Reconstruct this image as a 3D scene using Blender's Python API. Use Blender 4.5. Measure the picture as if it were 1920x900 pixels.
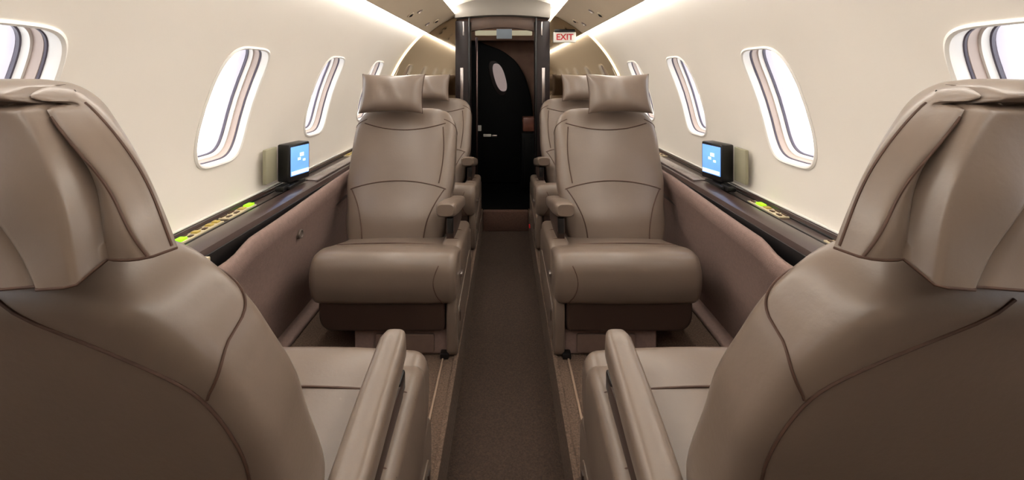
import bpy, bmesh, math, random
from mathutils import Vector, Matrix
random.seed(7)
for o in list(bpy.data.objects):
    bpy.data.objects.remove(o, do_unlink=True)
scene = bpy.context.scene
COL = scene.collection

# ------------------------------------------------------------------ camera
EYE = 0.98                       # eye height above the raised seat floor
cam_d = bpy.data.cameras.new('camera')
cam = bpy.data.objects.new('camera', cam_d); COL.objects.link(cam)
cam.location = (0, 0, EYE); cam.rotation_euler = (math.pi/2, 0, 0)
cam_d.sensor_width = 36; cam_d.sensor_fit = 'HORIZONTAL'
cam_d.lens = 770/1920*36
cam_d.shift_x = 12/1920; cam_d.shift_y = -310/1920
cam_d.clip_start = 0.01
scene.camera = cam
# ------------------------------------------------------------------ world: bright overcast daylight
w = bpy.data.worlds.new('overcast'); scene.world = w; w.use_nodes = True
bg = w.node_tree.nodes['Background']
bg.inputs[0].default_value = (0.95, 0.97, 1.0, 1); bg.inputs[1].default_value = 3.6
# ------------------------------------------------------------------ exposure
vs = scene.view_settings
vs.view_transform = 'Standard'; vs.look = 'None'; vs.gamma = 1.0; vs.use_curve_mapping = False
vs.exposure = -0.15
COVE_POWER = 21.0
WASH_POWER = 27.0

# ------------------------------------------------------------------ materials
def lin(c):
    return tuple(((v/255)/12.92 if v/255 <= .04045 else ((v/255+.055)/1.055)**2.4) for v in c) + (1,)
MATS = {}
def mat(name, rgb, rough=.5, metal=0, noise=None, bump=None, spec=.5, emit=0, coat=0, var=.12):
    if name in MATS: return MATS[name]
    m = bpy.data.materials.new(name); m.use_nodes = True
    nt = m.node_tree; b = nt.nodes['Principled BSDF']
    c = lin(rgb)
    b.inputs['Base Color'].default_value = c
    b.inputs['Roughness'].default_value = rough
    b.inputs['Metallic'].default_value = metal
    b.inputs['Specular IOR Level'].default_value = spec
    b.inputs['Coat Weight'].default_value = coat
    if emit:
        b.inputs['Emission Color'].default_value = c; b.inputs['Emission Strength'].default_value = emit
    if noise or bump:
        tc = nt.nodes.new('ShaderNodeTexCoord')
    if noise:
        n = nt.nodes.new('ShaderNodeTexNoise'); n.inputs['Scale'].default_value = noise; n.inputs['Detail'].default_value = 4
        nt.links.new(tc.outputs['Object'], n.inputs['Vector'])
        r = nt.nodes.new('ShaderNodeValToRGB')
        r.color_ramp.elements[0].position = .3; r.color_ramp.elements[1].position = .7
        r.color_ramp.elements[0].color = tuple(v*(1-var) for v in c[:3])+(1,)
        r.color_ramp.elements[1].color = tuple(min(1, v*(1+var)) for v in c[:3])+(1,)
        nt.links.new(n.outputs['Fac'], r.inputs['Fac']); nt.links.new(r.outputs['Color'], b.inputs['Base Color'])
    if bump:
        sc, st = bump
        n2 = nt.nodes.new('ShaderNodeTexNoise'); n2.inputs['Scale'].default_value = sc; n2.inputs['Detail'].default_value = 3
        nt.links.new(tc.outputs['Object'], n2.inputs['Vector'])
        bp = nt.nodes.new('ShaderNodeBump'); bp.inputs['Strength'].default_value = st; bp.inputs['Distance'].default_value = .004
        nt.links.new(n2.outputs['Fac'], bp.inputs['Height']); nt.links.new(bp.outputs['Normal'], b.inputs['Normal'])
    MATS[name] = m
    return m

LEATHER = mat('taupe_leather', (113, 98, 87), .31, noise=9, bump=(140, .05), var=.04)
LEATHER_DK = mat('dark_brown_leather', (54, 38, 31), .5, noise=9, bump=(140, .05), var=.05)
STITCH = mat('dark_seam_thread', (70, 46, 34), .7, noise=60, var=.1)
WALLM = mat('cream_wall_laminate', (237, 230, 221), .55, noise=3, var=.015)
PSUM = mat('beige_overhead_plastic', (196, 180, 158), .6, noise=4, var=.03)
CEILM = mat('white_ceiling_fabric', (232, 226, 214), .7, noise=5, var=.02)
FABRIC = mat('mauve_brown_wall_fabric', (132, 109, 101), .9, noise=90, bump=(300, .25), var=.08)
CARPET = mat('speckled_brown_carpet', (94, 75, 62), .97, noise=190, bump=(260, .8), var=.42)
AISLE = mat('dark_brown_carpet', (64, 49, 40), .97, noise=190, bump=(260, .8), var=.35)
WOOD = mat('dark_mahogany', (28, 16, 16), .40, noise=14, var=.25, spec=.3)
LEDGE = mat('dark_ledge_laminate', (64, 49, 46), .30, noise=16, var=.12, coat=.3)
BLACK = mat('black_plastic', (14, 13, 14), .35, noise=20, var=.1)
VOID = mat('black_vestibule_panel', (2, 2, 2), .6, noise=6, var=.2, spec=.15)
BROWNV = mat('dark_brown_curtain', (140, 106, 88), .8, noise=10, var=.15)
WHITE = mat('white_window_trim', (240, 236, 230), .45, noise=5, var=.01)
SHADE = mat('warm_shade_cassette', (196, 178, 168), .6, noise=9, var=.03)
GASKET = mat('grey_violet_gasket', (92, 86, 100), .5, noise=9, var=.05)
CHROME = mat('brushed_steel', (190, 182, 180), .28, 1, noise=30, var=.05)
MIRROR = mat('bronze_mirror', (172, 158, 138), .06, 1, noise=2, var=.01)
CREAM = mat('cream_switch_plate', (196, 182, 152), .5, noise=30, var=.05)
DKBTN = mat('brown_switch_legend', (74, 52, 34), .5, noise=30, var=.05)
AMBER = mat('amber_switch_cap', (186, 164, 84), .4, noise=30, var=.05)
GREEN = mat('lit_green_button', (150, 255, 20), .4, emit=1.0, noise=30, var=.02)
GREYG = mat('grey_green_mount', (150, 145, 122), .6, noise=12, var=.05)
REDM = mat('red_letters', (196, 30, 40), .5, noise=30, var=.05)
SIGNW = mat('white_sign_face', (236, 232, 224), .45, noise=10, var=.02)
SCREEN = mat('blue_screen', (110, 165, 240), .3, emit=.9, noise=18, var=.12)
SCREENW = mat('screen_white_glow', (225, 240, 255), .3, emit=.9, noise=18, var=.02)
GREYP = mat('grey_header_plastic', (118, 112, 105), .4, noise=6, var=.03)
LED = mat('warm_light_strip', (255, 252, 246), .5, emit=COVE_POWER, noise=4, var=.0)
LED2 = mat('ceiling_wash_strip', (255, 252, 247), .5, emit=WASH_POWER, noise=4, var=.0)
LED3 = mat('amber_edge_strip', (255, 232, 178), .5, emit=2.2, noise=4, var=.0)
def glass_mat():
    m = bpy.data.materials.new('window_glass'); m.use_nodes = True; nt = m.node_tree
    nt.nodes.remove(nt.nodes['Principled BSDF'])
    out = nt.nodes['Material Output']
    t = nt.nodes.new('ShaderNodeBsdfTransparent'); g = nt.nodes.new('ShaderNodeBsdfGlossy'); g.inputs['Roughness'].default_value = .03
    mx = nt.nodes.new('ShaderNodeMixShader')
    mx.inputs[0].default_value = .04; nt.links.new(t.outputs[0], mx.inputs[1]); nt.links.new(g.outputs[0], mx.inputs[2])
    nt.links.new(mx.outputs[0], out.inputs['Surface'])
    return m
GLASS = glass_mat()

# ------------------------------------------------------------------ mesh helpers
def link(name, me, m, parent=None, smooth=True, angle=35):
    me.materials.append(m)
    if smooth:
        me.polygons.foreach_set('use_smooth', [True]*len(me.polygons))
        me.set_sharp_from_angle(angle=math.radians(angle))
    o = bpy.data.objects.new(name, me); COL.objects.link(o)
    if parent: o.parent = parent
    return o
def raw(name, verts, faces, m, parent=None, smooth=True, angle=35, recalc=True):
    me = bpy.data.meshes.new(name)
    me.from_pydata([tuple(v) for v in verts], [], faces)
    if recalc:
        bm = bmesh.new(); bm.from_mesh(me)
        bmesh.ops.remove_doubles(bm, verts=bm.verts, dist=1e-6)
        bmesh.ops.recalc_face_normals(bm, faces=bm.faces); bm.to_mesh(me); bm.free()
    return link(name, me, m, parent, smooth, angle)
def box(name, c, s, m, parent=None, bev=.004, rot=None, seg=2):
    bm = bmesh.new(); bmesh.ops.create_cube(bm, size=1)
    bmesh.ops.scale(bm, vec=s, verts=bm.verts)
    if bev:
        bmesh.ops.bevel(bm, geom=bm.edges[:], offset=min(bev, min(s)*.45), segments=seg, profile=.5, affect='EDGES')
    if rot is not None: bmesh.ops.transform(bm, matrix=rot.to_4x4(), verts=bm.verts)
    bmesh.ops.translate(bm, vec=c, verts=bm.verts)
    me = bpy.data.meshes.new(name); bm.to_mesh(me); bm.free()
    return link(name, me, m, parent)
def loft(name, rings, m, parent=None, caps=True, angle=35, closed=True):
    n = len(rings[0]); V = [p for r in rings for p in r]; F = []
    for i in range(len(rings)-1):
        for j in range(n if closed else n-1):
            k = (j+1) % n
            F.append((i*n+j, i*n+k, (i+1)*n+k, (i+1)*n+j))
    if caps:
        F.append(tuple(range(n))); F.append(tuple((len(rings)-1)*n+j for j in range(n)))
    return raw(name, V, F, m, parent, angle=angle)
def tube(name, pts, r, m, parent=None, sides=6):
    pts = [Vector(p) for p in pts]; rings = []
    up0 = None
    for i, p in enumerate(pts):
        t = (pts[min(i+1, len(pts)-1)] - pts[max(i-1, 0)]).normalized()
        a = up0 if up0 is not None else (Vector((0, 0, 1)) if abs(t.z) < .9 else Vector((1, 0, 0)))
        u = (a - t*a.dot(t)).normalized(); v = t.cross(u); up0 = u
        rings.append([p + (u*math.cos(2*math.pi*k/sides) + v*math.sin(2*math.pi*k/sides))*r for k in range(sides)])
    return loft(name, rings, m, parent, angle=60)
def fillet(pts, r, n=5):
    out = []
    L = len(pts)
    for i in range(L):
        p = Vector(pts[i]); a = Vector(pts[i-1]); b = Vector(pts[(i+1) % L])
        rr = r[i] if isinstance(r, (list, tuple)) else r
        da = (a-p); db = (b-p)
        d = min(rr, da.length*.48, db.length*.48)
        if d < 1e-5: out.append(p.copy()); continue
        p0 = p + da.normalized()*d; p1 = p + db.normalized()*d
        for k in range(n+1):
            t = k/n
            out.append((1-t)**2*p0 + 2*t*(1-t)*p + t*t*p1)
    return out
def prism(name, poly, axis, a0, a1, m, parent=None, bev=.006, fn=None, angle=35):
    """poly: 2-D outline; axis 0: outline in (y,z) swept along x; axis 1: (x,z) along y; axis 2: (x,y) along z. Ends rounded."""
    c = sum((Vector(p) for p in poly), Vector((0, 0)))/len(poly)
    sec = []
    N = 4
    lo, hi = min(a0, a1), max(a0, a1)
    st = [(lo + bev*(1-math.cos(math.pi/2*k/N)), bev*(1-math.sin(math.pi/2*k/N))) for k in range(N+1)]
    st += [(hi - bev*(1-math.cos(math.pi/2*k/N)), bev*(1-math.sin(math.pi/2*k/N))) for k in range(N, -1, -1)]
    L = len(poly); P = [Vector(p) for p in poly]
    area = sum(P[i].x*P[(i+1) % L].y - P[(i+1) % L].x*P[i].y for i in range(L))
    nrm = []
    for i in range(L):
        t = P[(i+1) % L] - P[i-1]
        if t.length < 1e-9: t = Vector((1, 0))
        t.normalize(); nv = Vector((t.y, -t.x))
        nrm.append(nv if area > 0 else -nv)
    rings = []
    for a, ins in st:
        ring = []
        for p, nv in zip(P, nrm):
            q = p - nv*ins
            v = (a, q.x, q.y) if axis == 0 else ((q.x, a, q.y) if axis == 1 else (q.x, q.y, a))
            ring.append(Vector(v))
        rings.append(ring)
    return loft(name, rings, m, parent, angle=angle)
def empty(name, loc=(0, 0, 0), rz=0):
    o = bpy.data.objects.new(name, None); COL.objects.link(o); o.location = loc; o.rotation_euler = (0, 0, rz)
    o.empty_display_size = .1
    return o
def tag(o, label, cat=None, group=None, kind=None):
    o['label'] = label
    if cat: o['category'] = cat
    if group: o['group'] = group
    if kind: o['kind'] = kind
    return o
def struct(o, label=None):
    o['kind'] = 'structure'
    if label: o['label'] = label
    return o
def text_mesh(name, body, size, m, parent, M):
    cu = bpy.data.curves.new(name, 'FONT'); cu.body = body; cu.size = size; cu.align_x = 'CENTER'; cu.align_y = 'CENTER'; cu.extrude = .0012; cu.offset = size*.018
    t = bpy.data.objects.new(name+'_tmp', cu); COL.objects.link(t)
    bpy.context.view_layer.update()
    me = bpy.data.meshes.new_from_object(t.evaluated_get(bpy.context.evaluated_depsgraph_get()))
    bpy.data.objects.remove(t, do_unlink=True)
    me.materials.clear(); me.transform(M)
    return link(name, me, m, parent, smooth=False)

# ================================================================== FUSELAGE SHELL
R, ZC = 0.925, EYE - 0.379
Y_AFT, Y_FWD = -1.0, 3.05
def arc(s, y, side, off=0.0):
    """point on the cabin wall: s = arc length above the widest point, off = outward"""
    th = s/R
    return Vector((side*(R+off)*math.cos(th), y, ZC + (R+off)*math.sin(th)))
S0, S1 = -0.075, R*0.905
WIN_S, WIN_H, WIN_W = 0.288, 0.196, 0.113
WIN_Y = [0.66 + 0.655*k for k in range(-2, 4)]
NW = 64
def contour(scale=1.0, inset=0.0, e=4.2):
    pts = []
    for k in range(NW):
        a = 2*math.pi*(k+.0)/NW
        ca, sa = math.cos(a), math.sin(a)
        x = math.copysign(abs(ca)**(2/e), ca); z = math.copysign(abs(sa)**(2/e), sa)
        pts.append(((WIN_W*scale-inset)*x, (WIN_H*scale-inset)*z))
    return pts
def build_wall(side, name):
    V, F = [], []
    B = 0.655/2
    for yc in WIN_Y:
        con = contour()
        outer = []
        for (cx, cz) in con:
            # project on the bay rectangle along a ray from the window centre
            k = 9e9
            for lim, v in ((B, cx), (-B, cx)):
                if v*lim > 1e-9: k = min(k, lim/v)
            up, dn = S1-WIN_S, S0-WIN_S
            if cz > 1e-9: k = min(k, up/cz)
            if cz < -1e-9: k = min(k, dn/cz)
            outer.append([cx*k, cz*k])
        for cyn in (B, -B):                 # snap the nearest rays to the rectangle's corners
            for czn in (S1-WIN_S, S0-WIN_S):
                j = min(range(NW), key=lambda q: (outer[q][0]-cyn)**2 + (outer[q][1]-czn)**2)
                outer[j] = [cyn, czn]
        base = len(V); steps = [0, .03, .08, .18, .35, .55, .78, 1]
        for t in steps:
            for (c, o) in zip(con, outer):
                p = (c[0]+(o[0]-c[0])*t, c[1]+(o[1]-c[1])*t)
                V.append(arc(WIN_S+p[1], yc+p[0], side))
        for i in range(len(steps)-1):
            for j in range(NW):
                k = (j+1) % NW
                F.append((base+i*NW+j, base+i*NW+k, base+(i+1)*NW+k, base+(i+1)*NW+j))
    for (ya, yb) in ((Y_AFT-.02, WIN_Y[0]-B), (WIN_Y[-1]+B, Y_FWD+.02)):
        base = len(V); n = 24
        for i in range(n+1):
            s = S0+(S1-S0)*i/n
            V.append(arc(s, ya, side)); V.append(arc(s, yb, side))
        for i in range(n):
            F.append((base+2*i, base+2*i+1, base+2*i+3, base+2*i+2))
    o = raw(name, V, F, WALLM, angle=60, recalc=False)
    # normals toward the cabin
    me = o.data
    bm = bmesh.new(); bm.from_mesh(me)
    bmesh.ops.remove_doubles(bm, verts=bm.verts, dist=1e-5)
    for f in bm.faces:
        cc = f.calc_center_median(); f.normal_update()
        if f.normal.dot(Vector((-cc.x, 0, ZC-cc.z))) < 0: f.normal_flip()
    bm.to_mesh(me); bm.free()
    return struct(o, 'cream curved cabin wall with windows on the %s' % ('left' if side < 0 else 'right'))
build_wall(-1, 'wall_left'); build_wall(1, 'wall_right')

# outer skin so that daylight only enters through the windows: folded into each window's outer reveal ring
def win_ring(yc, side, scale, inset, off):
    return [arc(WIN_S+c[1], yc+c[0], side, off) for c in contour(scale, inset)]
wn = 0
for side in (-1, 1):
    for i, yc in enumerate(WIN_Y):
        wn += 1
        def RR(inset, off): return win_ring(yc, side, 1.0, inset, off*1.3 if off > 0 else off)
        root = loft('window_%d' % wn, [RR(-.004, .004), RR(-.0065, -.002), RR(-.002, -.0055), RR(.003, -.003), RR(.006, .010), RR(.0065, .015)], WHITE, None, caps=False, angle=50)
        struct(root, 'white framed rounded cabin window on the %s' % ('left' if side < 0 else 'right'))
        loft('shade_track', [RR(.0065, .015), RR(.0085, .0155), RR(.0095, .0180), RR(.0075, .0195)], GASKET, root, caps=False)
        loft('shade_cassette', [RR(.0075, .0195), RR(.009, .020), RR(.011, .034)], SHADE, root, caps=False, angle=50)
        loft('inner_frame', [RR(.011, .034), RR(.015, .034), RR(.017, .042), RR(.018, .0435)], WHITE, root, caps=False, angle=50)
        loft('gasket', [RR(.018, .0435), RR(.0205, .044), RR(.0215, .048), RR(.019, .0495)], GASKET, root, caps=False)
        loft('outer_frame', [RR(.019, .0495), RR(.021, .050), RR(.023, .058), RR(.024, .064)], mat('pale_violet_frame', (206, 200, 212), .5, noise=9, var=.03), root, caps=False, angle=50)
        ring = RR(.0235, .060); c = sum(ring, Vector())/NW
        inner = [p.lerp(c, .5) + (arc(WIN_S, yc, side, .078)-c)*.75 for p in ring]
        V = ring+inner+[arc(WIN_S, yc, side, .078)]
        F = [(j, (j+1) % NW, NW+(j+1) % NW, NW+j) for j in range(NW)] + [(NW+j, NW+(j+1) % NW, 2*NW) for j in range(NW)]
        raw('pane', V, F, GLASS, root, angle=60)
        if yc < -.3:  # unseen window shade added behind the camera to dim the near seat backs
            ring = RR(.009, .026); n2 = len(F)
            V2 = ring + [p.lerp(sum(ring, Vector())/NW, .5)+(arc(WIN_S, yc, side, .034)-sum(ring, Vector())/NW)*.75 for p in ring] + [arc(WIN_S, yc, side, .034)]
            raw('closed_shade', V2, F, SHADE, root, angle=60)

# ceiling between the overhead panels
def arc_strip(name, th0, th1, r0, r1, y0, y1, m, n=14, parent=None, sides=1):
    """solid curved slab between two angles and two radii"""
    ring = []
    for y in (y0, y1):
        a = [Vector((sides*r0*math.cos(th0+(th1-th0)*i/n), y, ZC+r0*math.sin(th0+(th1-th0)*i/n))) for i in range(n+1)]
        b = [Vector((sides*r1*math.cos(th0+(th1-th0)*i/n), y, ZC+r1*math.sin(th0+(th1-th0)*i/n))) for i in range(n, -1, -1)]
        ring.append(a+b)
    return loft(name, ring, m, parent, angle=40)
ceil = arc_strip('ceiling', 1.10, math.pi-1.10, .945, .965, Y_AFT-.02, Y_FWD+.02, CEILM, 24)
struct(ceil, 'white curved cabin ceiling')
TH_A, TH_B = .872, 1.150
for side in (-1, 1):
    sname = 'left' if side < 0 else 'right'
    psu = arc_strip('overhead_panel', TH_A, TH_B, .892, .935, Y_AFT, Y_FWD-.005, PSUM, 14, None, side)
    tag(psu, 'beige overhead panel with air vents running along the %s of the ceiling' % sname, 'overhead panel', 'overhead panels')
    cove = arc_strip('cove_light', TH_A-.022, TH_A-.002, .898, .918, -.45, Y_FWD-.005, LED, 3, None, side)
    tag(cove, 'glowing warm light strip between the %s wall and overhead panel' % sname, 'light strip', 'cove light strips')
    wash = arc_strip('ceiling_light', TH_B+.003, TH_B+.022, .905, .925, -.45, Y_FWD-.005, LED2, 3, None, side)
    tag(wash, 'light strip along the inner edge of the %s overhead panel' % sname, 'light strip', 'ceiling wash strips')
    # air vents and reading lights
    for (yy, th, kind) in ((2.30, .93, 0), (2.76, .94, 1), (2.36, .985, 1), (2.84, 1.0, 0), (1.2, .94, 0), (1.3, 1.0, 1)):
        c = Vector((side*.892*math.cos(th), yy, ZC+.892*math.sin(th))); n = Vector((-side*math.cos(th), 0, -math.sin(th)))
        u = Vector((0, 1, 0)); v = n.cross(u)
        def disc(r, d, k=20): return [c + n*d + (u*math.cos(2*math.pi*q/k)+v*math.sin(2*math.pi*q/k))*r for q in range(k)]
        if kind == 0:
            g = loft('air_vent', [disc(.022, -.002), disc(.022, .005), disc(.017, .007), disc(.015, .002)], PSUM, psu)
            loft('vent_nozzle', [disc(.012, .0), disc(.012, .009), disc(.007, .011), disc(.006, .006)], BLACK, g)
        else:
            g = loft('reading_light', [disc(.019, -.002), disc(.019, .004), disc(.014, .006), disc(.012, -.001)], CHROME, psu)
            loft('lens', [disc(.012, -.001), disc(.012, .002), disc(.006, .003)], WHITE, g)

# ------------------------------------------------------------------ floors
AH = .165; AZ = -.15
WB = .83
f = box('floor', (0, 0, 0), (1, 1, 1), CARPET, bev=0)
def slab_mesh(o, boxes):
    bm = bmesh.new()
    for (x0, x1, y0, y1, z0, z1) in boxes:
        r = bmesh.ops.create_cube(bm, size=1)
        bmesh.ops.scale(bm, vec=(x1-x0, y1-y0, z1-z0), verts=r['verts'])
        bmesh.ops.translate(bm, vec=((x0+x1)/2, (y0+y1)/2, (z0+z1)/2), verts=r['verts'])
    bm.to_mesh(o.data); bm.free()
slab_mesh(f, [(-.95, -AH, Y_AFT, 3.0, -.2, 0), (AH, .95, Y_AFT, 3.0, -.2, 0)])
struct(f, 'speckled brown carpet on the raised floor either side of the aisle')
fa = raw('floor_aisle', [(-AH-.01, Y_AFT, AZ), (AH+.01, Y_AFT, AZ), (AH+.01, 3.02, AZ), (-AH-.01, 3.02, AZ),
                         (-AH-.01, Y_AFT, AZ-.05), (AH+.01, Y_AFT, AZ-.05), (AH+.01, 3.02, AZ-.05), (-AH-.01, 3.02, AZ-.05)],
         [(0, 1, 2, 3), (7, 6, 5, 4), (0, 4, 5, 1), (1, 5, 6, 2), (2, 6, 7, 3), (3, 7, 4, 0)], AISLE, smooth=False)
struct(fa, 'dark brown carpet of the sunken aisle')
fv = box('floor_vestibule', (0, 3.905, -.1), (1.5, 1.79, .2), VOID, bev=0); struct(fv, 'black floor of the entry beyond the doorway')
st = box('trim_1', (0, 2.985, -.078), (2*AH-.004, .05, .144), mat('step_riser_carpet', (88, 62, 52), .9, noise=120, var=.2), bev=.006); struct(st, 'brown riser of the step at the end of the aisle')
for k, side in enumerate((-1, 1)):
    e = box('trim_%d' % (k+2), (side*(AH+.006), .98, .003), (.016, 3.96, .008), CARPET, bev=.003); struct(e, 'bound carpet edge along the aisle')
    e = box('trim_%d' % (k+4), (side*.216, .21, .003), (.007, 2.4, .008), mat('rail_cover', (146, 122, 104), .6, noise=40, var=.06), bev=.002); struct(e, 'narrow seat rail cover in the carpet')
    e = prism('baseboard_%s' % ('left' if side < 0 else 'right'), fillet([(side*.772, 0.0), (side*.772, .022), (side*.80, .03), (side*.84, .03), (side*.84, 0.0)], .008), 1, Y_AFT, 2.95, FABRIC, bev=.002)
    struct(e, 'low padded base strip along the foot of the side wall')

# ------------------------------------------------------------------ lower side walls
def rim_z(y):
    def sm(a, b, t):
        t = max(0, min(1, (t-a)/(b-a))); return t*t*(3-2*t)
    return .508 + .012*sm(1.25, 1.9, y) - .022*(1-sm(1.10, 1.20, y))
def rim_x(y):
    t = max(0, min(1, (y-1.1)/.8)); return .728 + .018*t
for side in (-1, 1):
    rings = []
    N = 120
    for i in range(N+1):
        y = Y_AFT + (Y_FWD-Y_AFT)*i/N
        z, x = rim_z(y), rim_x(y)
        prof = [(x+.020, .40), (x+.020, z-.012), (x+.016, z-.002), (x+.008, z+.001), (x, z-.003), (x-.006, z-.014), (x-.006, z-.055), (x-.002, z-.060), (x+.02, .30), (x+.055, .14), (WB, -.01), (WB+.02, -.01)]
        rings.append([Vector((side*a, y, b)) for a, b in prof])
    o = loft('wall_%s_lower' % ('left' if side < 0 else 'right'), rings, FABRIC, angle=50)
    struct(o, 'mauve brown fabric lower side wall on the %s' % ('left' if side < 0 else 'right'))
    if side < 0:
        th = math.radians(12)
        c = Vector((-.735, 1.47, .41)); n = Vector((1, 0, .12)).normalized(); u = Vector((0, 1, 0)); v = n.cross(u)
        def disc(r, d): return [c+n*d+(u*math.cos(2*math.pi*q/20)+v*math.sin(2*math.pi*q/20))*r for q in range(20)]
        rv = loft('wall_button', [disc(.016, -.01), disc(.016, .004), disc(.012, .006), disc(.011, .002)], mat('dark_grey_button', (92, 80, 72), .6, noise=20, var=.1))
        tag(rv, 'small round grey button on the left lower side wall', 'button')

# ------------------------------------------------------------------ side ledges
YL0, YL1 = Y_AFT, 3.0
LZ = .524
def switch_plate(parent, side, y0, y1, lat0, lat1, cells):
    """cream plate flush in the ledge with a row of legends and caps"""
    p = box('switch_plate', (side*(lat0+lat1)/2, (y0+y1)/2, LZ+.003), (abs(lat1-lat0), y1-y0, .006), CREAM, parent, bev=.002)
    n = len(cells)
    for k, ch in enumerate(cells):
        yy = y0 + (y1-y0)*(k+.5)/n; dy = (y1-y0)/n
        lw = abs(lat1-lat0)
        if ch == 'g':
            box('button', (side*(lat0+lat1)/2, yy, LZ+.008), (lw*.62, dy*.86, .008), GREEN, p, bev=.002)
        elif ch == 'a':
            box('button', (side*(lat0+lat1)/2, yy, LZ+.008), (lw*.55, dy*.6, .006), AMBER, p, bev=.002)
        elif ch == 'd':
            box('button', (side*((lat0+lat1)/2-.006), yy, LZ+.007), (lw*.3, dy*.5, .004), DKBTN, p, bev=.001)
            box('button', (side*((lat0+lat1)/2+.012), yy, LZ+.007), (lw*.2, dy*.7, .004), DKBTN, p, bev=.001)
for side in (-1, 1):
    sname = 'left' if side < 0 else 'right'
    prof = [(.935, .50), (.935, .540), (.918, .541), (.912, .536), (.908, LZ), (.862, LZ), (.858, LZ+.004), (.852, LZ+.004), (.848, LZ-.002), (.842, LZ+.008), (.826, LZ+.013), (.795, LZ+.011), (.779, LZ+.004), (.772, LZ-.012), (.770, .43), (.750, .425), (.750, .40), (.935, .40)]
    rings = [[Vector((side*a, y, b)) for a, b in prof] for y in (YL0, 0, 1, 2, YL1)]
    led = loft('side_ledge', rings, LEDGE, angle=25)
    tag(led, 'dark side ledge with switch plates under the %s windows' % sname, 'ledge', 'side ledges')
    # dark border lines, slot lining and pale wall bead
    box('inlay', (side*.855, 1.0, LZ+.0045), (.006, 3.96, .003), BLACK, led, bev=.001)
    box('inlay', (side*.906, 1.0, LZ+.0015), (.008, 3.96, .004), BLACK, led, bev=.001)
    box('slot_lining', (side*.7745, 1.0, LZ-.048), (.010, 3.96, .075), BLACK, led, bev=.002)
    box('wall_bead', (side*.9165, 1.0, .5435), (.008, 3.96, .006), WHITE, led, bev=.002)
    if side < 0:
        switch_plate(led, side, .985, 1.06, .866, .900, 'ddd')
        switch_plate(led, side, 1.075, 1.265, .866, .900, 'dgdadaa')
        switch_plate(led, side, 1.285, 1.43, .866, .900, 'ddag')
        switch_plate(led, side, 2.28, 2.42, .866, .900, 'aa')
        box('cup_insert', (side*.762, 1.02, LZ-.022), (.018, .06, .03), CREAM, led, bev=.004)
    else:
        switch_plate(led, side, 1.30, 1.47, .866, .900, 'ddagd')
        switch_plate(led, side, .985, 1.12, .866, .900, 'gdddd')
        switch_plate(led, side, 2.28, 2.38, .866, .900, 'dd')
    # hinged lid on the ridge toward the front (polished)
    box('polished_lid', (side*.813, 2.05, LZ+.013), (.052, .66, .008), mat('polished_grey_wood', (120, 108, 104), .18, noise=12, var=.2, coat=.6), led, bev=.003)

# ------------------------------------------------------------------ monitors on stalks
for side in (-1, 1):
    sname = 'left' if side < 0 else 'right'
    mx, my = side*.848, 1.655
    t = empty('monitor', (mx, my, LZ+.014))
    tag(t, 'small black monitor with a blue screen on the %s side ledge' % sname, 'monitor', 'ledge monitors')
    ang = side*math.radians(-75)                  # screen turned toward the aisle and slightly aft
    rot = Matrix.Rotation(ang, 3, 'Z')
    # local: screen faces -y then turned toward the aisle
    def P(v): return rot @ Vector(v)
    hz = .094
    box('housing', P((0, 0.006, hz)), (.112, .056, .148), BLACK, t, bev=.006, rot=rot)
    s = box('screen', P((0, -.0225, hz+.006)), (.096, .004, .114), SCREEN, t, bev=.001, rot=rot)
    box('status_bar', P((0, -.0252, hz-.040)), (.092, .002, .014), SCREENW, s, bev=0, rot=rot)
    for (a, b, c2) in ((.008, .028, .02), (-.006, .012, .014), (.02, .004, .012)):
        box('icon', P((a, -.0252, hz+b)), (c2, .002, c2*.7), SCREENW, s, bev=0, rot=rot)
    tube('stalk', [(0, .008, .004), (0, .008, .018), (0, .006, .04)], .009, BLACK, t, 10)
    box('base', (side*.002, -.02, .008), (.05, .13, .014), BLACK, t, bev=.004)
    box('latch_block', (side*.004, -.085, .010), (.034, .05, .022), BLACK, t, bev=.005)
    m_ = box('wall_mount', (side*.050, -.09, .096), (.014, .075, .130), GREYG, t, bev=.003, rot=Matrix.Rotation(side*math.radians(0), 3, 'Y'))  # thin grey-green plate between monitor and wall, aft of the housing

# ================================================================== FORWARD BULKHEAD
DCX = -.022
def circ_z(x): return ZC + math.sqrt(max(0, (R+.02)**2 - x*x))
root = None
for side in (-1, 1):
    xi = .355 if side < 0 else .312
    poly = [(side*xi, 0.0), (side*.80, 0.0)]
    zz = [0.0, .2, .4, .6, .8, .95, 1.05, 1.15, 1.25, 1.32]
    for z in zz[1:]:
        poly.append((side*min(.93, math.sqrt(max(0, (R+.015)**2-(z-ZC)**2))), z))
    for x in (.55, .48, .41, xi):
        poly.append((side*x, circ_z(x)))
    P2 = [Vector((x, Y_FWD, z)) for x, z in poly]; P3 = [Vector((x, Y_FWD+.03, z)) for x, z in poly]
    o = loft('wall_front_%s' % ('left' if side < 0 else 'right'), [P2, P3], MIRROR, angle=20)
    struct(o, 'bronze mirrored divider panel %s of the doorway' % ('left' if side < 0 else 'right'))
    # glowing edge where the divider meets the shell
    rings = []
    n = 24
    for i in range(n+1):
        th = -.05 + (TH_A-.03+.05)*i/n
        rings.append([Vector((side*r*math.cos(th), y, ZC+r*math.sin(th))) for (r, y) in ((.924, Y_FWD-.012), (.910, Y_FWD-.004), (.910, Y_FWD-.001), (.924, Y_FWD-.001))])
    ed = loft('edge_light', rings, LED3, angle=40)
    tag(ed, 'thin glowing strip round the edge of the %s mirrored divider' % ('left' if side < 0 else 'right'), 'light strip', 'divider edge strips')
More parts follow.
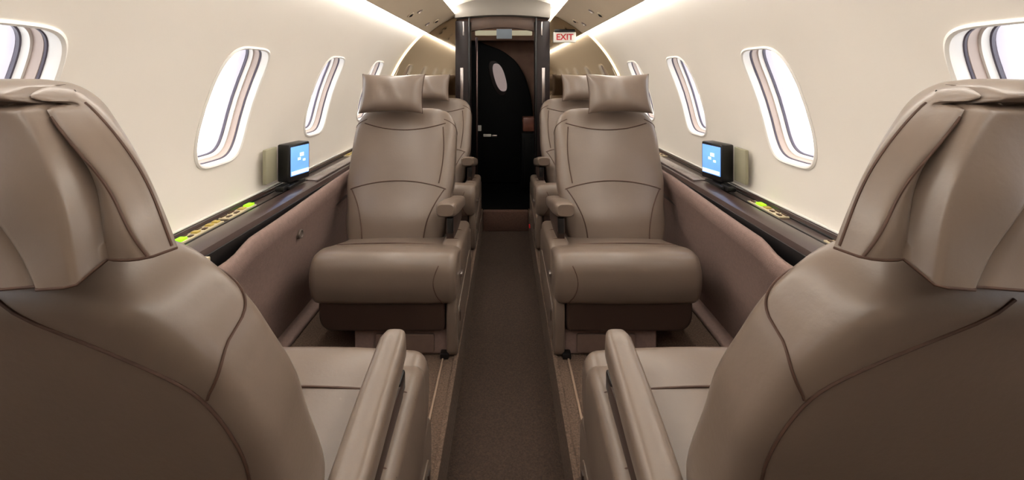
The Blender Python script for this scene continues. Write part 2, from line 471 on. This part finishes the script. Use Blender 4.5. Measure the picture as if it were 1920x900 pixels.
# dark wood jambs
for side in (-1, 1):
    x0 = DCX + side*.235; x1 = DCX + side*.345
    xm = (x0+x1)/2
    j = box('door_frame', (xm, Y_FWD-.01, .612), (abs(x1-x0), .10, 1.524), WOOD, bev=.008)
    tag(j, 'dark mahogany upright on the %s of the doorway' % ('left' if side < 0 else 'right'), 'door frame', 'doorway uprights')
    box('metal_strip', (x0+side*.062, Y_FWD-.064, .90), (.022, .006, .26), CHROME, j, bev=.002)
    box('edge_strip', (x0+side*.050, Y_FWD-.064, 1.315), (.010, .005, .10), CHROME, j, bev=.002)
    box('inner_edge', (x0+side*.008, Y_FWD-.063, .80), (.012, .006, 1.2), BLACK, j, bev=.002)
# arched header
def arch(name, zt, zb, rise, y0, y1, hw, m, parent=None):
    rings = []
    n = 20
    for i in range(n+1):
        u = -1+2*i/n; x = DCX+hw*u; k = 1-u*u
        rings.append([Vector((x, y0, zb+rise*k)), Vector((x, y0-.012, (zt+zb)/2+rise*k)), Vector((x, y0, zt+rise*k)), Vector((x, y1, zt+rise*k)), Vector((x, y1, zb+rise*k))])
    return loft(name, rings, m, parent, angle=50)
h = arch('door_header', 1.525, 1.390, .022, 2.965, 3.08, .345, GREYP)
tag(h, 'grey arched header above the doorway', 'door header')
vl = arch('door_valance', 1.385, 1.30, .026, 3.02, 3.06, .230, mat('dark_wood_valance', (70, 52, 42), .5, noise=14, var=.2))
tag(vl, 'dark wood valance under the grey header of the doorway', 'valance')
# vestibule shell
vb = []
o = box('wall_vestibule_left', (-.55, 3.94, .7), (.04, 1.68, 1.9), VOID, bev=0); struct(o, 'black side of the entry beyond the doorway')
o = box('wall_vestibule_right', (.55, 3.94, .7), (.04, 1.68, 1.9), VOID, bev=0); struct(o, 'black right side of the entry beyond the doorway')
o = box('ceiling_vestibule', (0, 3.94, 1.60), (1.14, 1.68, .04), BROWNV, bev=0); struct(o, 'dark ceiling of the entry')
o = box('wall_vestibule_end', (0, 3.84, .7), (1.06, .04, 1.9), BROWNV, bev=0); struct(o, 'dark brown end wall beyond the entry')
# fillers between shell and vestibule
# lit strip and placard above the inner opening
ls = box('entry_light', (DCX+.005, 3.60, 1.345), (.50, .03, .045), mat('entry_light_cover', (236, 222, 186), .5, emit=.35, noise=6, var=.03), bev=.006); tag(ls, 'cream lit strip above the entry beyond the doorway', 'light strip')
pl = box('placard', (DCX+.010, 3.575, 1.335), (.135, .012, .085), mat('pale_grey_placard', (206, 212, 214), .4, emit=.12, noise=8, var=.03), bev=.003); tag(pl, 'pale grey blank placard hanging above the entry', 'sign')
br = box('entry_beam', (DCX, 3.66, 1.39), (1.06, .08, .22), BROWNV, bev=.01); tag(br, 'dark brown beam carrying the lit strip above the entry', 'beam')
# black arched closet panel with a pale oval pane
prof = [(-.52, 0), (-.52, 1.30), (-.30, 1.305), (-.17, 1.25), (-.03, 1.20), (.10, 1.10), (.18, .96), (.225, .80), (.25, .60), (.26, .3), (.26, 0)]
cl = prism('entry_door', fillet(prof, .06, 4), 1, 3.70, 3.76, VOID, bev=.012)
tag(cl, 'black curved entry panel with a pale oval pane', 'door')
oval = []
for k in range(32):
    a = 2*math.pi*k/32
    ca, sa = math.cos(a), math.sin(a)
    u = .050*math.copysign(abs(ca)**.8, ca); v = .125*math.copysign(abs(sa)**.8, sa)
    oval.append(Vector((-.052+u-.30*v*.9, .955+v)))
prism('pane_frame', [Vector((p.x-.02, p.y-.006)) for p in [Vector((-.052, .955))+(q-Vector((-.052, .955)))*1.25 for q in oval]], 1, 3.690, 3.70, WOOD, cl, bev=.003)
prism('oval_pane', oval, 1, 3.682, 3.695, mat('pale_blind', (196, 178, 176), .5, emit=.25, noise=9, var=.05), cl, bev=.003)
for (x, z, sx_, sz_, m_) in ((-.245, .50, .055, .05, SIGNW), (-.165, .435, .07, .022, SIGNW), (-.10, .43, .05, .018, CHROME)):
    box('latch', (x, 3.69, z), (sx_, .02, sz_), m_, cl, bev=.004)
cb = box('galley_box', (.215, 3.52, .56), (.14, .12, .12), mat('reddish_brown_wood', (112, 66, 52), .4, noise=12, var=.2), bev=.01); tag(cb, 'small reddish brown wooden box inside the dark entry', 'box')
gs = box('galley_cabinet', (.30, 3.53, .25), (.34, .3, .50), VOID, bev=.012); tag(gs, 'black low cabinet inside the dark entry on the right', 'cabinet')
box('cabinet_door', (.30, 3.375, .25), (.29, .012, .42), VOID, gs, bev=.004)
gl = box('handrail', (-.24, 3.40, .645), (.022, .022, 1.29), mat('dark_steel', (110, 92, 90), .3, 1, noise=20, var=.1), bev=.008); tag(gl, 'vertical metal grab rail inside the doorway on the left', 'handrail')
# EXIT sign
ex = empty('exit_sign', (.435, Y_FWD-.004, 1.255))
tag(ex, 'white EXIT sign with red letters on the right mirrored divider', 'exit sign')
box('sign_body', (0, -.012, 0), (.168, .024, .076), SIGNW, ex, bev=.004)
box('sign_hood', (0, -.016, .048), (.15, .032, .022), BLACK, ex, bev=.004)
text_mesh('letters', 'EXIT', .062, REDM, ex, Matrix.Translation((0, -.0255, 0)) @ Matrix.Rotation(math.pi/2, 4, 'X'))
rm = box('marker_light', (AH-.003, 2.78, -.045), (.008, .03, .02), mat('red_marker_lens', (200, 20, 30), .4, emit=.25, noise=20, var=.05), bev=.003)
tag(rm, 'small red marker light low on the right edge of the aisle', 'marker light')
# closing walls
o = box('wall_back', (0, Y_AFT-.03, .7), (2.0, .04, 2.0), PSUM, bev=0); struct(o, 'beige rear wall of the cabin behind the viewer')

# ================================================================== SEATS
YR = 1.75                      # seat reference depth
def spline(tab, v):
    for (a, fa_), (b, fb) in zip(tab, tab[1:]):
        if v <= b:
            t = (v-a)/(b-a); t = t*t*(3-2*t); return fa_+(fb-fa_)*t
    return tab[-1][1]
class Back:
    """closed padded backrest: x across, v up, superelliptic section"""
    E = 5.0
    def __init__(s, sx, F0=(1.695, .24), F1=(1.963, .832), th=.125, rear=False):
        s.sx = sx; s.F0 = Vector(F0); s.F1 = Vector(F1); s.th = th
        t = (s.F1-s.F0); s.len = t.length; t.normalize(); s.t = t; s.n = Vector((-t.y, t.x))
        s.wt = [(0, .19), (.22, .218), (.41, .236), (.61, .226), (.79, .210), (1, .20)] if rear else [(0, .19), (.22, .218), (.5, .240), (.75, .240), (1, .232)]
    def ring_at(s, v):
        w_ = spline(s.wt, v); t_ = s.th/2*spline([(0, .9), (.25, 1.08), (.6, 1), (1, .92)], v)
        if s.rear and v > .66:
            k = min(1, (v-.66)/.34); w_ -= .135*(1-(1-k*k)**.5)
        elif not s.rear and v > .80:
            k = (v-.80)/.20; w_ -= .115*(1-(1-min(1, k)**2.6)**(1/2.6))
        if v > .93:
            k = (v-.93)/.07; t_ *= .30+.70*(1-min(1, k)**2.2)**(1/2.2); w_ -= .02*(1-(1-min(1, k)**2)**.5)
        if v < .05:
            k = (.05-v)/.05; t_ *= .55+.45*math.sqrt(max(0, 1-k*k))
        return w_, t_
    def pt(s, ang, v, out=0.0):
        w_, t_ = s.ring_at(v)
        ca, sa = math.cos(ang), math.sin(ang)
        x = w_*math.copysign(abs(ca)**(2/s.E), ca); n = t_*math.copysign(abs(sa)**(2/s.E), sa)
        if n > 0:   # front: lumbar swell and slight dish above it
            q = 1-(x/w_)**2
            n += q*(.016*math.exp(-((v-.20)/.13)**2) + .008*math.exp(-((v-.62)/.2)**2))
        nn = math.copysign(1, n) if abs(n) > t_*.5 else n/(t_*.5)
        base = s.F0 + s.t*(v*s.len) - s.n*(s.th/2)
        p = base + s.n*(n + out*nn)
        xo = x + out*(ca if abs(x) > w_*.6 else 0)
        return Vector((s.sx*xo, p.x-YR, p.y))
    def front(s, x, v, out=0.0):
        w_, t_ = s.ring_at(v)
        r = min(.9999, abs(x)/w_)
        ca = r**(s.E/2); a = math.acos(ca)
        return s.pt(a if x >= 0 else math.pi-a, v, out)
def seams(name, paths, r, parent):
    for p in paths: tube(name, p, r, STITCH, parent)
def make_seat(sx, rear_view):
    """aisle is on the sx side; the seat faces -y. The origin stands on the floor under the backrest foot."""
    root = empty('cabin_seat')
    def Y(p): return [Vector((q[0]-YR, q[1])) for q in p]
    # backrest
    B = Back(sx, (1.70, .24), (1.885, .826), .112, True) if rear_view else Back(sx)
    B.rear = rear_view
    vs_ = [0, .012, .03, .05] + [.05+.75*i/20 for i in range(1, 21)] + [.80+.13*i/9 for i in range(1, 10)] + [.93+.07*(1-(1-i/9)**1.8) for i in range(1, 10)]
    NA = 88
    rings = []
    for v in vs_:
        rings.append([B.pt(2*math.pi*k/NA, v) for k in range(NA)])
    back = loft('backrest', rings, LEATHER, root, angle=70)
    sr = .0018 if rear_view else .0024
    # front seams: smile near the top, arch above the lumbar pad, bolster lines
    P = []
    fs = .80 if rear_view else 1
    P.append([B.front(fs*x/100, .87-.055*(1-(x/19)**2), .0005) for x in range(-19, 20)])
    P.append([B.front(fs*x/100, .40+.055*(1-(x/21.5)**2), .0005) for x in range(-21, 22)])
    for sg in (-1, 1):
        P.append([B.front(fs*sg*(.128+.075*t*t), .06+.34*t, .0005) for t in [i/14 for i in range(15)]])
    P.append([B.front(fs*(.178+.012*math.sin(3*t)), .44+.40*t, .0005) for t in [i/14 for i in range(15)]])
    seams('seam', P, sr, back)
    # rear panel seam, both sides joined over the top, and shoulder cross seams
    def rearpt(x, v, out):
        w_, t_ = B.ring_at(v); r = min(.9999, abs(x)/w_); a = math.acos(r**(B.E/2))
        return B.pt(-a if x >= 0 else math.pi+a, v, out)
    RS = [(0, .80), (.35, .845), (.60, .90), (.74, .90), (.80, .88), (.87, .72), (.94, .46), (.975, .2)]
    def rs(v):
        for (p, fp), (q, fq) in zip(RS, RS[1:]):
            if v <= q: return fp+(fq-fp)*(v-p)/(q-p)
        return RS[-1][1]
    for sg in (-1, 1):
        vv = [.975*i/60 for i in range(61)]
        ff = [rs(v) for v in vv]
        for _ in range(6): ff = [ff[0]]+[(ff[i-1]+2*ff[i]+ff[i+1])/4 for i in range(1, 60)]+[ff[60]]
        seams('seam', [[rearpt(sg*f_*B.ring_at(v)[0], v, .0004) for v, f_ in zip(vv, ff)]], .0016, back)
        a1 = -math.acos(.90**(B.E/2)); a2 = math.radians(55)
        pth = []
        for i in range(31):
            t = i/30; a = a1+(a2-a1)*t
            pth.append(B.pt(a if sg > 0 else math.pi-a, .775+.125*t**.8, .0006))
        seams('seam', [pth], .0016, back)
    # cushion
    prof = fillet([(1.86, .262), (1.72, .288), (1.55, .336), (1.455, .366), (1.395, .366), (1.370, .33), (1.366, .27), (1.392, .197), (1.60, .17), (1.86, .17)],
                  [.02, .05, .08, .05, .045, .05, .05, .03, .03, .02], 6)
    if rear_view: prof = [Vector((1.86-(1.86-p.x)*.885, p.y+.018)) for p in prof]
    prof = Y(prof); cx, cz = sum(p.x for p in prof)/len(prof), .28
    rings = []; x0, x1, rr = -.192, .306, .030
    st = [(x0+rr*(1-math.cos(math.pi/2*k/6)), rr*(1-math.sin(math.pi/2*k/6))) for k in range(7)]
    mid = [(x0+rr+(x1-x0-2*rr)*k/10, 0) for k in range(1, 10)]
    st2 = [(x1-rr*(1-math.cos(math.pi/2*k/6)), rr*(1-math.sin(math.pi/2*k/6))) for k in range(6, -1, -1)]
    for xx, ins in st+mid+st2:
        u = (xx-x0)/(x1-x0)*2-1
        crown = .008*(1-u*u)
        rings.append([Vector((sx*xx, cx+(p.x-cx)*(1-ins/.24)-(crown*.6 if p.x < cx else 0), cz+(p.y-cz)*(1-ins/.115)+(crown if p.y > cz else 0))) for p in prof])
    cus = loft('seat_cushion', rings, LEATHER, root, angle=70)
    # stitched end panel on the aisle side of the front roll
    fr = sorted([p for p in prof if p.x < cx-.15], key=lambda p: p.y)
    def yfront(z):
        c = [p for p in fr if p.x < -.30] if not rear_view else fr
        c = sorted(c, key=lambda p: abs(p.y-z))[:3]
        return min(p.x for p in c)
    tube('seam', [(sx*(.262-.030*math.sin(math.pi*(.15+.85*t))), yfront(.340-.135*t)-.0015, .340-.135*t) for t in [k/16 for k in range(17)]], .0016, STITCH, cus)
    # piped line across the cushion behind the front roll
    top = [p for p in prof if p.y > .285]
    def ztop(d):
        c = sorted(top, key=lambda p: abs(p.x-(d-YR)))[:2]
        (p, q) = c
        return p.y if abs(p.x-q.x) < 1e-6 else p.y+(q.y-p.y)*((d-YR)-p.x)/(q.x-p.x)
    dl = 1.545
    tube('seam', [(sx*(x0+.03+(.226-x0-.03)*k/16), dl-YR, ztop(dl)+.0075*(1-(2*k/16-1)**2)+.001) for k in range(17)], .0022, STITCH, cus)
    # dark skirt below the cushion with a rounded outer corner
    sk = fillet([(sx*-.168, .225), (sx*-.168, .100), (sx*.264, .100), (sx*.264, .225)], [.01, .085, .02, .01], 8)
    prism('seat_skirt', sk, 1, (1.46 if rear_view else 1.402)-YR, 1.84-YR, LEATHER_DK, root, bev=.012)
    # pedestal
    ped = prism('pedestal', fillet([(1.435-YR, 0), (1.435-YR, .088), (1.90-YR, .15), (1.90-YR, 0)], .012), 0, sx*-.055, sx*.300, FABRIC, root, bev=.006)
    prism('pedestal_panel', fillet([(sx*.02, .014), (sx*.02, .078), (sx*.225, .078), (sx*.225, .014)], .01), 1, 1.425-YR, 1.44-YR, mat('brown_kick_panel', (112, 90, 80), .7, noise=30, var=.08), ped, bev=.003)
    box('rail_foot', (sx*.262, 1.425-YR, .010), (.03, .03, .02), BLACK, ped, bev=.004)
    # aisle-side shroud
    sh = prism('side_shroud', fillet([(1.418-YR, .0), (1.405-YR, .17), (1.425-YR, .23), (1.98-YR, .25), (1.99-YR, .03), (1.95-YR, 0)], .03), 0, sx*.268, sx*.306, LEATHER, root, bev=.010)
    if not rear_view: box('recline_lever', (sx*.311, 1.50-YR, .255), (.010, .034, .013), CHROME, sh, bev=.003)
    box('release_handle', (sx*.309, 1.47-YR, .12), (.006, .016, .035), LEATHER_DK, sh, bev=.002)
    prism('shroud_panel', fillet([(1.45-YR, .03), (1.45-YR, .16), (1.90-YR, .18), (1.90-YR, .03)], .03), 0, sx*.303, sx*.309, LEATHER, sh, bev=.003)
    # arm panel (rounded front) carrying the armrest
    pt_ = .400 if rear_view else .350
    ap = prism('arm_panel', fillet([(1.50-YR, .190), (1.475-YR, .27), (1.475-YR, pt_-.05), (1.50-YR, pt_-.01), (1.56-YR, pt_), (1.90-YR, pt_-.04), (1.90-YR, .21), (1.60-YR, .18)],
                                   [.03, .05, .05, .05, .05, .03, .03, .05], 6), 0, sx*.229, sx*.3085, LEATHER, root, bev=.022)
    for d in (1.585, 1.715):
        zt = pt_-(d-1.56)*.1176
        tube('seam', [(sx*.242, d-YR, zt-.003), (sx*.252, d-YR, zt+.0005), (sx*.282, d-YR, zt+.0005), (sx*.290, d-YR, zt-.0015), (sx*.300, d-YR, zt-.0075), (sx*.3065, d-YR, zt-.016)], .0016, STITCH, ap)
    # armrest pad: sloping down toward the back
    rings = []; ax = .260 if rear_view else .246
    L = 1.94-1.548
    for k in range(22):
        t = k/21; e0 = min(1, (t*L)/.014); e1 = min(1, ((1-t)*L)/.014)
        kk = .80+.20*math.sqrt(max(0, 1-(1-min(e0, e1))**2))
        d = 1.548+L*t; zc = .468-.215*(d-1.548)-.02*math.exp(-((t)/.06)**2)*0
        hx = ((.0255 if rear_view else .038)+.003*math.sin(math.pi*t))*kk; hz = (.027+.004*math.sin(math.pi*min(1, t*1.6)))*kk
        ring = []
        for q in range(28):
            a = 2*math.pi*q/28; ca, sa = math.cos(a), math.sin(a)
            ring.append(Vector((sx*(ax+hx*math.copysign(abs(ca)**(2/3.6), ca)), d-YR, zc+hz*math.copysign(abs(sa)**(2/3.6), sa))))
        rings.append(ring)
    pad = loft('armrest', rings, LEATHER, root, angle=50)
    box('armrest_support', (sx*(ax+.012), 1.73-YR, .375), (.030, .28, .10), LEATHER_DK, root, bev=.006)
    box('hinge', (sx*(ax+.014), 1.590-YR, .400), (.024, .04, .06), BLACK, root, bev=.005)
    if rear_view:
        head_cover(root, sx); return root
    # pillow in front of the top of the backrest
    V, F = [], []
    n, m2 = 22, 16
    hw, hh, T = .145, .094, .046
    if rear_view: pass
    for sgn in (1, -1):
        for j in range(m2+1):
            for i in range(n+1):
                u = math.sin(math.pi/2*(-1+2*i/n)); v = math.sin(math.pi/2*(-1+2*j/m2))
                x = hw*u*(1-.055*(1-v*v)); z = hh*v*(1-.10*(1-u*u))
                t = T*(max(0, 1-u**4)**.55)*(max(0, 1-v**4)**.55)
                wr = .0025*math.sin(9*u+3*v)*(1-u*u)*(1-v*v)
                V.append((x, -sgn*(t+wr*(sgn > 0)), z))
    W = n+1; off = W*(m2+1)
    for g in range(2):
        for j in range(m2):
            for i in range(n):
                a = g*off+j*W+i; F.append((a, a+1, a+W+1, a+W))
    tilt = Matrix.Rotation(math.radians(-17), 3, 'X')
    cxp = -.050 if not rear_view else -.01
    V = [tilt @ Vector(v) + Vector((sx*cxp, 1.895-YR, .893)) for v in V]
    pil = raw('headrest_pillow', V, F, LEATHER, root, angle=80)
    # strap that hooks the pillow over the top of the backrest
    sp = [(1.915, .86), (1.93, .90), (1.955, .895), (1.985, .845), (2.03, .80), (2.055, .74)]
    loft('strap', [[Vector((sx*(cxp+dx), y-YR, z+dz)) for dx, dz in ((-.05, 0), (.05, 0), (.05, .006), (-.05, .006))] for y, z in sp], LEATHER, pil, angle=60)
    edge = [V[j*W+n] for j in range(m2+1)]; edge2 = [V[j*W] for j in range(m2+1)]
    tube('piping', edge2, .0022, STITCH, pil); tube('piping', edge, .0022, STITCH, pil)
    return root
def head_cover(root, sx):
    """gathered leather cover hung over the top of the backrest, pleated behind"""
    nu, nv = 120, 64
    z0, z1 = .832, .976
    def hwid(t): return .192 - .068*t - .040*t**2.5
    def folds(t):
        uf = .775+.06*t
        return .60-.38*t, uf, max(uf+.03, .955-.13*t)
    def column(c, t):
        """grid columns that run along the folds"""
        a = abs(c); um, uf, uc = folds(t)
        K = [(0, 0), (.25, um-.015), (.29, um), (.33, um+.015), (.55, uf-.03), (.62, uf), (.64, uf+.006), (.80, uc), (.94, .97), (1, 1)]
        for (p, fp), (q, fq) in zip(K, K[1:]):
            if a <= q: return math.copysign(fp+(fq-fp)*(a-p)/(q-p), c)
        return c
    def pleat(u, t):
        a = abs(u); um, uf, uc = folds(t)
        amp = .35+.65*math.sin(math.pi*min(1, max(0, .15+.75*t)))
        q = (a-uf)/(uc-uf)
        if a <= uf: h = .012*(1-.3*max(0, (a-uf+.03)/.03)**2)
        elif a <= uf+.006: h = .0084 - (.0084+.016*amp)*(a-uf)/.006
        elif a <= uc: h = -.016*amp + (.016*amp+.001)*min(1, q*1.15)**.7
        else:
            r = (a-uc)/(1.001-uc); h = .001+.004*math.sin(math.pi*min(1, r*1.6))*(r < .63) - .010*r
        h -= .006*math.exp(-((a-um)/.015)**2) + (.006 if a < um else 0)
        h += .0022*math.sin(9*t+7*a)*(1-t) + .0012*math.sin(11*t-6*a)
        g = 1/(1+math.exp(min(40, (a-.95)*60)))
        h += .010*math.exp(-((t-.935)/.035)**2)*(1-.4*a)
        h -= .016*math.exp(-((t-.855-.03*a*a)/.016)**2)*g
        return h
    def rear(u, t, out=0.0):
        edge = (1-abs(u)**6)**.5 if abs(u) < 1 else 0
        y = 2.022-.018*t - .034*(1-edge) + pleat(u, t)*min(1, edge*1.6)
        roll = max(0, (t-.88)/.12); y -= .028*(1-math.sqrt(max(0, 1-roll*roll)))*edge
        dip = .012/(1+math.exp(max(-40, min(40, (abs(u)-.778)/.004)))) + .005*math.exp(-(u/.6)**4)
        z = z0+(z1-z0)*t - dip*(1-t)**2 - .010*abs(u)**4*t**4
        return Vector((sx*hwid(t)*u, y+out-YR, z))
    def front(u, t):
        edge = (1-abs(u)**4)**.5 if abs(u) < 1 else 0
        p = rear(math.copysign(1, u), t); q = rear(u, t)
        y = 2.022-.018*t-.034 - .062*edge
        roll = max(0, (t-.80)/.20); y += .035*(1-math.sqrt(max(0, 1-roll*roll)))*edge
        return Vector((q.x*(1-.30*edge), y-YR, q.z))
    V, F = [], []; N = nu+1
    for fn in (rear, front):
        for j in range(nv+1):
            for i in range(nu+1): V.append(fn(column(-1+2*i/nu, j/nv), j/nv))
    base = N*(nv+1)
    for j in range(nv):
        for i in range(nu):
            a = j*N+i; F.append((a, a+1, a+N+1, a+N))
            a += base; F.append((a, a+N, a+N+1, a+1))
    for i in range(nu):
        a = nv*N+i; b = base+a; F.append((a, a+1, b+1, b))
        a = i; b = base+i; F.append((a, b, b+1, a+1))
    cov = raw('headrest_cover', V, F, LEATHER, root, angle=80)
    for sg in (-1, 1):
        for uf, t0, t1 in ((lambda t: folds(t)[0], 0, .82), (lambda t: folds(t)[2], 0, .80), (lambda t: .9965, .02, .9)):
            tube('seam', [rear(sg*uf(t0+(t1-t0)*k/30), t0+(t1-t0)*k/30, .0004) for k in range(31)], .0011, STITCH, cov)
    tube('seam', [rear(-1+2*i/60, 0, .0006) for i in range(61)], .0012, STITCH, cov)

def copy_tree(o, parent=None):
    c = o.copy(); COL.objects.link(c); c.parent = parent
    for ch in list(o.children): copy_tree(ch, c)
    return c
XS = .473
GRP = 'taupe leather cabin seats'
protoL = make_seat(1, False); protoR = make_seat(-1, False)
for proto, x, where in ((protoL, -XS, 'left'), (protoR, XS, 'right')):
    proto.location = (x, YR, 0)
    tag(proto, 'taupe leather seat with pillow facing the viewer on the %s, nearer of two' % where, 'seat', GRP)
    c = copy_tree(proto); c.location = (x, YR+.87, 0)
    tag(c, 'taupe leather seat with pillow on the %s beside the doorway, partly hidden' % where, 'seat', GRP)
YM = 1.17
for sx, x, where in ((-1, -XS, 'left'), (1, XS, 'right')):
    s = make_seat(sx, True); s.location = (x, 2*YM-YR, 0); s.rotation_euler = (0, 0, math.pi)
    tag(s, 'large foreground leather seat seen from behind on the %s with gathered headrest cover' % where, 'seat', GRP)
